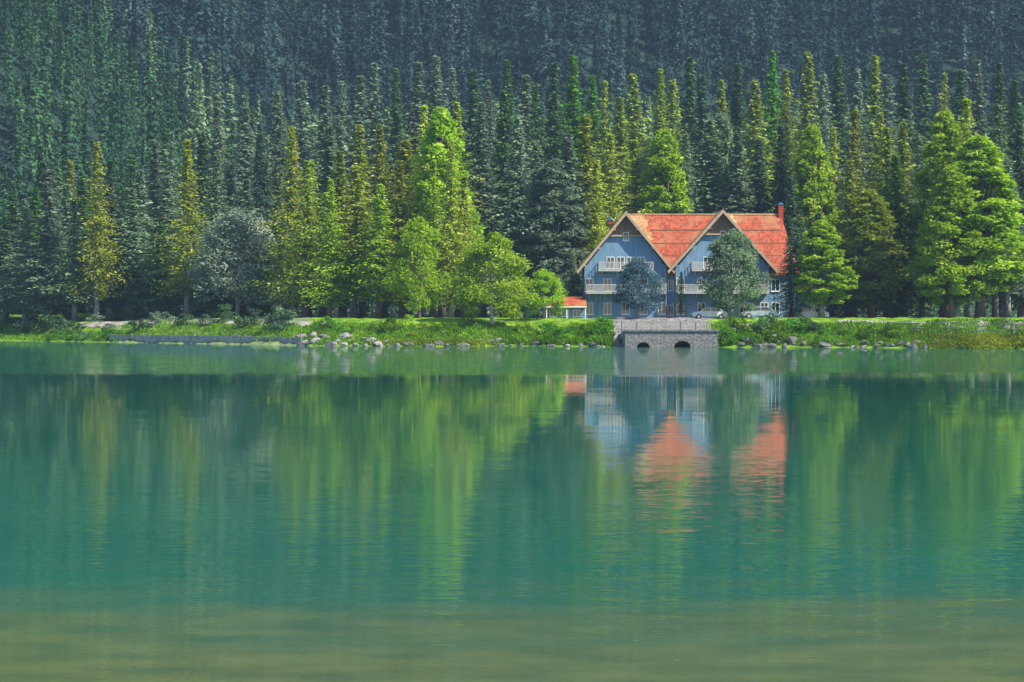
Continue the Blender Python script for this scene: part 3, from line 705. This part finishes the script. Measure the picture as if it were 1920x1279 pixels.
# low white annexes at the right end of both white houses
def annex(px0, px1, ptop, Yd, label, wm_, rm_):
    x0, x1 = px2x(px0, Yd), px2x(px1, Yd); k = Yd/F; zb = 2.6; W_ = x1-x0; H_ = CAMZ+(HOR-ptop)*k-zb
    o = empty('annex', (x0, Yd, zb)); tag(o, label, 'annex', 'low wings of the white houses')
    MB().box(0, W_, 0, 7, -1, H_-1.2).build('wall', wm_, o)
    MB().prismx([(-.6, H_-1.35), (3.5, H_-.05), (7.6, H_-1.35), (7.6, H_-1.15), (3.5, H_+.15), (-.6, H_-1.15)], -.3, W_+.4).build('roof', rm_, o)
    x = .8
    while x < W_-.5:
        for z in (.8, 3.2):
            if z+1.4 < H_-1.2: window(o, x, z, .8, 1.2, 0, M['frame'], 1)
        x += 1.5
annex(1470, 1548, 520, 290, 'low pale end wing of the blue house half hidden by the dark spruce', M['blue'], M['roof_red'])
def low_wing(px0, px1, ptop, pe, Yd):
    x0, x1 = px2x(px0, Yd), px2x(px1, Yd); k = Yd/F; zb = gz((x0+x1)/2, Yd)-.2; W_ = x1-x0; H1 = CAMZ+(HOR-ptop)*k-zb; H0 = CAMZ+(HOR-pe)*k-zb
    o = empty('low_wing', (x0, Yd, zb)); tag(o, 'low pale wing with a hipped orange roof at the near corner of the blue house', 'annex')
    MB().box(.3, W_-.1, .4, 5.6, -1, H0+.05).build('wall', M['blue'], o)
    mb = MB(); v = [mb.bm.verts.new(p) for p in ((-.3, -.2, H0), (W_, -.2, H0), (W_, 6.2, H0), (-.3, 6.2, H0), (W_*.36, 3, H1), (W_-.02, 3, H1))]
    for f in ((0, 1, 5, 4), (1, 2, 5), (2, 3, 4, 5), (3, 0, 4), (3, 2, 1, 0)): mb.bm.faces.new([v[i_] for i_ in f])
    mb.build('roof', M['roof_red'], o)
    MB().box(-.35, W_+.0, -.29, -.203, H0-.12, H0+.05).build('fascia', M['fascia'], o)
    x = .9
    while x < W_-.6: window(o, x, .55, .8, H0-1.0, .4, M['frame'], 1); x += 1.45
    for xx in (0, W_*.5, W_-.2): MB().box(xx, xx+.12, -.15, -.03, -.6, H0-.004).build('post', M['frame'], o)
low_wing(1024, 1100, 556, 575, 285)
# ------------------------------------------------------------------ shore masonry
def stone_bridge(x0, x1, arches, label, yy):
    """stone culvert front with arched openings"""
    o = empty('stone_culvert', ((x0+x1)/2, yy, 0)); tag(o, label, 'culvert', 'stone culverts on the shore')
    xc = (x0+x1)/2; top = 1.75
    pts = [(x0-xc, -1.2), (x0-xc, top), (x1-xc, top), (x1-xc, -1.2)]
    for (c_, hw, ht) in sorted(arches, reverse=True):
        c_ -= xc
        pts += [(c_+hw, -1.2), (c_+hw, ht-hw*.6)] + [(c_+hw*math.cos(a_), ht-hw*.6+hw*.6*math.sin(a_)) for a_ in [math.pi*q/8 for q in range(1, 8)]] + [(c_-hw, ht-hw*.6), (c_-hw, -1.2)]
    mb = MB(); cur = x0-xc
    for (c_, hw, ht) in sorted(arches):
        c_ -= xc; mb.box(cur, c_-hw, -.3, 8.5, -1.2, top); q = [(c_+hw*math.cos(math.pi*(1-k_/10)), ht-hw*.7+hw*.7*math.sin(math.pi*k_/10)) for k_ in range(11)]
        for (xa, za), (xb, zb_) in zip(q, q[1:]): mb.prism([(xa, za), (xb, zb_), (xb, top), (xa, top)], -.3, 8.5)
        cur = c_+hw
    mb.box(cur, x1-xc, -.3, 8.5, -1.2, top); mb.box(x0-xc+.1, x1-xc-.1, 6.2, 6.6, -1.1, top-.1); bmesh.ops.remove_doubles(mb.bm, verts=mb.bm.verts, dist=.001)  # slab added across the back keeps both openings dark
    mb.build('wall', M['stone'], o)
    MB().box(x0-xc-.15, x1-xc+.15, -.45, .25, top+.003, top+.2).build('coping', M['stone'], o)
    return o
yR = float(shore(17.))-.6
stone_bridge(12.4, 22.6, [(14.4, .7, .55), (18.7, .9, .7)], 'stone landing with two low dark openings below the terrace of the blue house', yR)
def back_wall(cx, yy, hw, label): pass
def wall(px0, px1, Y0, Y1, h0, h1, label, m=None):
    xa, xb = px2x(px0, Y0), px2x(px1, Y1); n_ = 14; mb = MB(); prev = None
    o = empty('stone_wall', (xa, Y0, 0)); tag(o, label, 'wall', 'low stone walls on the shore')
    v = []
    for i_ in range(n_+1):
        q = i_/n_; x = xa+(xb-xa)*q; y = Y0+(Y1-Y0)*q; ht = h1+random.uniform(-.06, .06)
        v.append([mb.bm.verts.new((x-xa, y-Y0+d_, z_)) for d_, z_ in ((0, h0), (.5, h0), (.5, ht), (.0, ht))])
    for a_, b_ in zip(v, v[1:]):
        for j in range(4): mb.bm.faces.new((a_[j], b_[j], b_[(j+1) % 4], a_[(j+1) % 4]))
    mb.bm.faces.new(v[0]); mb.bm.faces.new(v[-1][::-1])
    mb.build('masonry', m or M['stone'], o); return o
M['wall_pale'] = mat('wall_pale', (.20, .20, .20), .95, nscale=1.2, col2=(.36, .36, .35), bump=.5, bscale=3)
wall(205, 565, float(shore(px2x(205, 322)))-.6, float(shore(px2x(565, 285)))-.6, -.6, 1.0, 'long low grey wall at the water below the shady trees', M['wall_pale'])
wall(1370, 1470, 260, 262, .5, 2.6, 'grey terrace wall beside the picket fence of the blue house', M['wall_pale'])
# boulders
def rock_mesh(seed):
    r = random.Random(seed); bm = bmesh.new(); bmesh.ops.create_icosphere(bm, subdivisions=2, radius=1)
    ax = [Vector((r.gauss(0, 1), r.gauss(0, 1), r.gauss(0, 1))).normalized() for _ in range(9)]
    for v in bm.verts:
        for a_ in ax:
            d = v.co.dot(a_)
            if d > .62: v.co -= a_*(d-.62)*.9
        v.co *= 1+r.uniform(-.05, .05); v.co.z *= .72
    me = bpy.data.meshes.new('boulder'); bm.to_mesh(me); bm.free(); return me
rock_m = [mat('rock_grey', (.09, .09, .095), .95, nscale=1.5, col2=(.22, .215, .22), bump=.9, bscale=3), mat('rock_pale', (.17, .165, .17), .95, nscale=1.5, col2=(.32, .31, .31), bump=.9, bscale=3), mat('rock_dark', (.06, .06, .065), .95, nscale=1.5, col2=(.16, .16, .17), bump=.9, bscale=3)]
rocks = []
for k in range(6):
    for j in range(3):
        me = rock_mesh(k); me.materials.append(rock_m[j]); rocks.append(me)
def boulders(n_, px0, px1, d0, d1, s0, s1, label, group, mats_=(0, 0, 1, 2), seed=1):
    r = random.Random(seed)
    for q in range(n_):
        px = px0+(px1-px0)*(q+r.random())/n_; x = px2x(px, 275)
        Ys = float(shore(x)); x = px2x(px, Ys); Ys = float(shore(x)); y = Ys+r.uniform(d0, d1); s = r.uniform(s0, s1)*r.uniform(.6, 1.2)
        me = rocks[3*r.randrange(6)+r.choice(mats_)]
        o = obj('boulder', me, loc=(x, y, gz(x, y)+s*.15)); o.scale = (s*r.uniform(.8, 1.4), s, s*r.uniform(.7, 1.1)); o.rotation_euler = (r.uniform(-.3, .3), r.uniform(-.3, .3), r.uniform(0, 6))
        tag(o, label, 'boulder', group)
boulders(34, 555, 715, -.3, 5, .3, .8, 'pale flat boulder on the shore past the end of the grey wall', 'boulders past the grey wall', (1, 1, 0), seed=1)
boulders(36, 715, 960, -.3, 2.6, .25, .6, 'small dark boulder at the waterline below the lone yellow-green tree', 'boulders below the lone tree', (0, 2, 2), seed=5)
boulders(24, 960, 1145, -.3, 1.5, .25, .6, 'small grey boulder at the waterline below the reeds', 'boulders below the reeds', (0, 2, 1), seed=2)
boulders(30, 1375, 1560, -.3, 5, .3, .8, 'dark boulder among the shrubs past the stone landing', 'boulders past the stone landing', (0, 2, 2), seed=3)
boulders(26, 1560, 1780, -.2, 2.5, .25, .6, 'small dark boulder at the foot of the green bank', 'boulders below the green bank', (0, 2, 2), seed=6)

# pale lakeside path
def strip(name, px0, px1, d0, d1, m, lift=.05):
    xs_ = np.linspace(px0, px1, 90); Vv = []; 
    for p_ in xs_:
        x = px2x(p_, 275); Ys = float(shore(x))
        for d_ in np.linspace(d0, d1, 5): Vv.append((x, Ys+d_, gz(x, Ys+d_)+lift))
    Qq = [(i_*5+j, (i_+1)*5+j, (i_+1)*5+j+1, i_*5+j+1) for i_ in range(89) for j in range(4)]
    o = obj(name, npmesh(name, Vv, Qq, m, smooth=True)); tag(o, kind='structure')
M['path'] = mat('path_gravel', (.20, .195, .18), .95, nscale=2, col2=(.30, .29, .27))
strip('path', 1545, 1990, 11, 15.5, M['path']); strip('path', -30, 600, 12, 15, M['path'])

# ------------------------------------------------------------------ fences
M['oldwood'] = mat('old_wood', (.22, .20, .19), .9, nscale=3, col2=(.36, .33, .32), stretch=(6, 6, .6))
M['palewood'] = mat('pale_wood', (.26, .26, .20), .9, nscale=3, col2=(.18, .18, .14), stretch=(6, 6, .6))
def rail_fence(px0, px1, d, h_, sp_, label, m, wpost=.10):
    x0, x1 = px2x(px0, 262), px2x(px1, 262); Y0 = float(shore(x0))+d; o = empty('rail_fence', (x0, Y0, gz(x0, Y0))); zb = gz(x0, Y0)
    tag(o, label, 'fence', 'wooden rail fences'); n_ = int((x1-x0)/sp_); P = []
    for i_ in range(n_+1):
        x = x0+(x1-x0)*i_/n_; y = float(np.interp(x, SHX, SHY))+d; z = gz(x, y); P.append((x-x0, y-Y0, z-zb))
    for p in P: MB().box(p[0]-wpost/2, p[0]+wpost/2, p[1]-wpost/2, p[1]+wpost/2, p[2]-.4, p[2]+h_).build('post', m, o)
    for hh in (h_-.12, h_*.5):
        MB().tube([(p[0], p[1]-wpost/2-.03, p[2]+hh) for p in P], .055, 6).build('rail', m, o)
rail_fence(1640, 1975, 6.5, 1.3, 2.6, 'open rail fence across the sunlit grass bank', M['palewood'], .18)
def picket(px0, px1, Yd, zt, h_, label, m, step=.24):
    x0, x1 = px2x(px0, Yd), px2x(px1, Yd); o = empty('picket_fence', (x0, Yd, zt)); tag(o, label, 'fence', 'wooden picket fences')
    r = random.Random(px0); mb = MB(); x = 0
    while x < x1-x0: mb.box(x, x+step*.62, -.02, .02, 0, h_*(1+r.uniform(-.05, .05))); x += step
    mb.build('pickets', m, o)
    ra = MB(); ra.box(-.05, x1-x0+.05, .022, .09, h_*.78, h_*.86); ra.box(-.05, x1-x0+.05, .022, .09, h_*.2, h_*.28); ra.build('rail', m, o)
    x = 0
    while x < x1-x0+.1: MB().box(x-.07, x+.07, .092, .24, -.9, h_+.1).build('post', m, o); x += (x1-x0)/6
picket(1166, 1332, yR+.1, 1.96, .95, 'weathered picket fence on the stone landing before the blue house', M['oldwood'])

# ------------------------------------------------------------------ cars
tyre = mat('tyre', (.02, .02, .02), .9); chrome = mat('rim', (.5, .5, .52), .3, metal=.8)
def car(px, Yd, paint, label, rz=0.0, s=1.0):
    x = px2x(px, Yd); o = empty('parked_car', (x, Yd, gz(x, Yd)), rz); o.scale = (s, s, s)
    tag(o, label, 'car', 'cars parked before the houses')
    body = [(-2.1, .32), (-2.15, .62), (-2.0, .88), (-1.15, .98), (-.6, 1.42), (.9, 1.46), (1.75, 1.02), (2.12, .9), (2.15, .4), (2.05, .3)]
    bo = MB().prism(body, -.85, .85).build('body', paint, o, bevel=.09)
    gl = MB().prism([(-1.0, 1.0), (-.55, 1.36), (.05, 1.38), (.05, 1.0)], -.87, -.852).prism([(.13, 1.0), (.13, 1.38), (.85, 1.39), (1.45, 1.04), (1.4, 1.0)], -.87, -.852)
    gl.prism([(-1.0, 1.0), (-.55, 1.36), (.85, 1.39), (1.45, 1.0)], .852, .87); gl.build('window', M['glass'], bo)
    for wx in (-1.35, 1.35):
        for wy in (-.78, .78):
            wmb = MB(); wmb.tube([(wx, wy-.11, .33), (wx, wy+.11, .33)], .33, 16); wo = wmb.build('wheel', tyre, o)
            sgn = -1 if wy < 0 else 1
            MB().tube([(wx, wy+sgn*.112, .33), (wx, wy+sgn*.125, .33)], .19, 12).build('rim', chrome, wo)
    for wy in (-.6, .6):
        MB().box(-2.19, -2.1, wy-.16, wy+.16, .62, .76).build('headlight', M['frame'], o)
        MB().box(2.1, 2.19, wy-.16, wy+.16, .66, .8).build('tail_light', M['brick'], o)
P = lambda c_, nm: mat(nm, c_, .25, spec=.6)
car(1330, 280, P((.66, .68, .72), 'paint_white'), 'white car parked behind the picket fence before the second gable')
car(1424, 279, P((.30, .36, .44), 'paint_blue'), 'slate blue car parked at the corner under the spruce')
car(1520, 281, P((.55, .56, .58), 'paint_silver'), 'silver car parked past the end wing')

# ------------------------------------------------------------------ shrubs
LM['orange'] = leafmat('leaves_orange', (.30, .04, .008), (.50, .09, .012), (.62, .16, .03), .3)
LM['reed'] = leafmat('reeds', (.05, .15, .008), (.12, .30, .012), (.26, .46, .03), .35)
LM['ygrass'] = leafmat('grass_yellow', (.09, .14, .01), (.22, .27, .02), (.38, .40, .06), .3)
LM['dgrass'] = leafmat('grass_green', (.055, .13, .008), (.13, .26, .014), (.24, .40, .04), .35)
LM['weed'] = leafmat('weeds', (.05, .07, .05), (.12, .16, .10), (.25, .29, .20), .25)
def shrub(px, d, wm, hm, lm, label, group, sh='bush_0'):
    x = px2x(px, 275); Ys = float(shore(x)); x = px2x(px, Ys+d); y = float(shore(x))+d
    plant('shrub', sh, lm, x, y, hm, wm, label, 'shrub', group, bark_brown, sink=.15)
r = random.Random(9)
def shrubs(n_, px0, px1, d0, d1, w0, w1, lms, label, group, seed):
    r = random.Random(seed)
    for q in range(n_):
        px = px0+(px1-px0)*(q+r.random())/n_; w_ = r.uniform(w0, w1)
        shrub(px, r.uniform(d0, d1), w_, w_*r.uniform(.5, .8), r.choice(lms), label, group, f'bush_{r.randrange(3)}')
shrubs(10, 985, 1150, 3, 9, 1.6, 2.8, ['reed', 'lime', 'reed'], 'bright green shrub in the reeds before the low orange-roofed wing', 'bright shrubs among the reeds', 1)
shrubs(18, 1345, 1570, 1, 9, 1.6, 3.0, ['green', 'spruce', 'dgrass'], 'dark shrub on the bank past the stone landing', 'shrubs past the stone landing', 2)
shrubs(8, 1560, 1700, 2, 6, 1.2, 2.2, ['dgrass', 'dgrass', 'green'], 'green shrub on the bank before the rail fence', 'shrubs on the green bank', 4)
shrubs(12, 600, 850, 4, 10, 1.4, 2.6, ['dgrass', 'lime', 'green'], 'green shrub on the bank above the pale flat boulders', 'shrubs above the flat boulders', 5)
shrubs(8, 60, 200, -.2, 3, 1.6, 2.8, ['green', 'willow'], 'low shrub hanging over the water before the grey shore wall', 'shrubs before the shore wall', 6)
shrubs(16, 10, 560, 8, 16, 2, 4, ['dark', 'spruce', 'ash'], 'shadowy undergrowth shrub at the foot of the trees above the shore wall', 'undergrowth shrubs', 8)

# ------------------------------------------------------------------ grass and reeds (nobody could count them)
def tufts(name, areas, lm, label, seed, cat):
    r = np.random.default_rng(seed); VV = []; TT = []
    for (px0, px1, d0, d1, n_, h0, h1, wd) in areas:
        px = r.uniform(px0, px1, n_); x = (px-960)/F*270; y = shore(x)+r.uniform(d0, d1, n_); x = (px-960)/F*y; y = shore(x)+(y-shore((px-960)/F*270)); z = hgt(x, y)
        hh = r.uniform(h0, h1, n_)*(.7+.5*np.sin(x*1.1)**2); a_ = r.uniform(0, 3.14, n_); ww = wd*r.uniform(.6, 1.4, n_)
        le = r.normal(0, .28, (n_, 2))*hh[:, None]
        b0 = np.stack([x-np.cos(a_)*ww, y-np.sin(a_)*ww, z-.05], 1); b1 = np.stack([x+np.cos(a_)*ww, y+np.sin(a_)*ww, z-.05], 1)
        t1 = np.stack([x+np.cos(a_)*ww*.5+le[:, 0], y+np.sin(a_)*ww*.5+le[:, 1], z+hh*.75], 1); t0 = np.stack([x+le[:, 0]*1.5, y+le[:, 1]*1.5, z+hh], 1)
        VV.append(np.stack([b0, b1, t1, t0], 1).reshape(-1, 3)); TT.append(np.clip(.45+.25*np.sin(x*.7+3*np.sin(x*.23))+r.normal(0, .2, n_), 0, 1))
    V_ = np.concatenate(VV); o = obj(name, npmesh(name, V_, np.arange(len(V_)).reshape(-1, 4), LM[lm], np.concatenate(TT)))
    tag(o, label, cat, kind='stuff')
tufts('reeds', [(948, 1150, .3, 10, 9000, .35, .85, .08)], 'reed', 'bright green reeds on the bank before the low orange-roofed wing', 1, 'reeds')
tufts('grass', [(585, 950, .3, 13, 15000, .15, .45, .08), (1325, 1760, .4, 13, 15000, .2, .5, .08), (-60, 205, .3, 10, 7000, .15, .45, .09), (1740, 2000, 6, 16, 4000, .2, .4, .08), (205, 590, 1.5, 13, 12000, .1, .4, .08)], 'dgrass', 'short green grass on the banks', 2, 'grass')
tufts('meadow_grass', [(1720, 2010, -.3, 6.5, 14000, .12, .38, .09), (690, 940, -.1, 3, 2500, .2, .5, .08)], 'ygrass', 'sunlit yellow-green grass on the bank below the rail fence', 3, 'grass')

# ------------------------------------------------------------------ haze
hm = bpy.data.materials.new('haze'); hm.use_nodes = True; n = hm.node_tree.nodes; L = hm.node_tree.links
n.remove(n['Principled BSDF']); pv = n.new('ShaderNodeVolumePrincipled')
pv.inputs['Color'].default_value = (.40, .62, .90, 1); pv.inputs['Density'].default_value = .00013; pv.inputs['Density Attribute'].default_value = ''
pv.inputs['Anisotropy'].default_value = 0
L.new(pv.outputs[0], n['Material Output'].inputs['Volume'])
hz = MB().box(-640, 640, -70, 1140, -4.2, 420).build('haze', hm); tag(hz, 'thin blue mountain haze in the air over the lake', 'haze', kind='stuff')
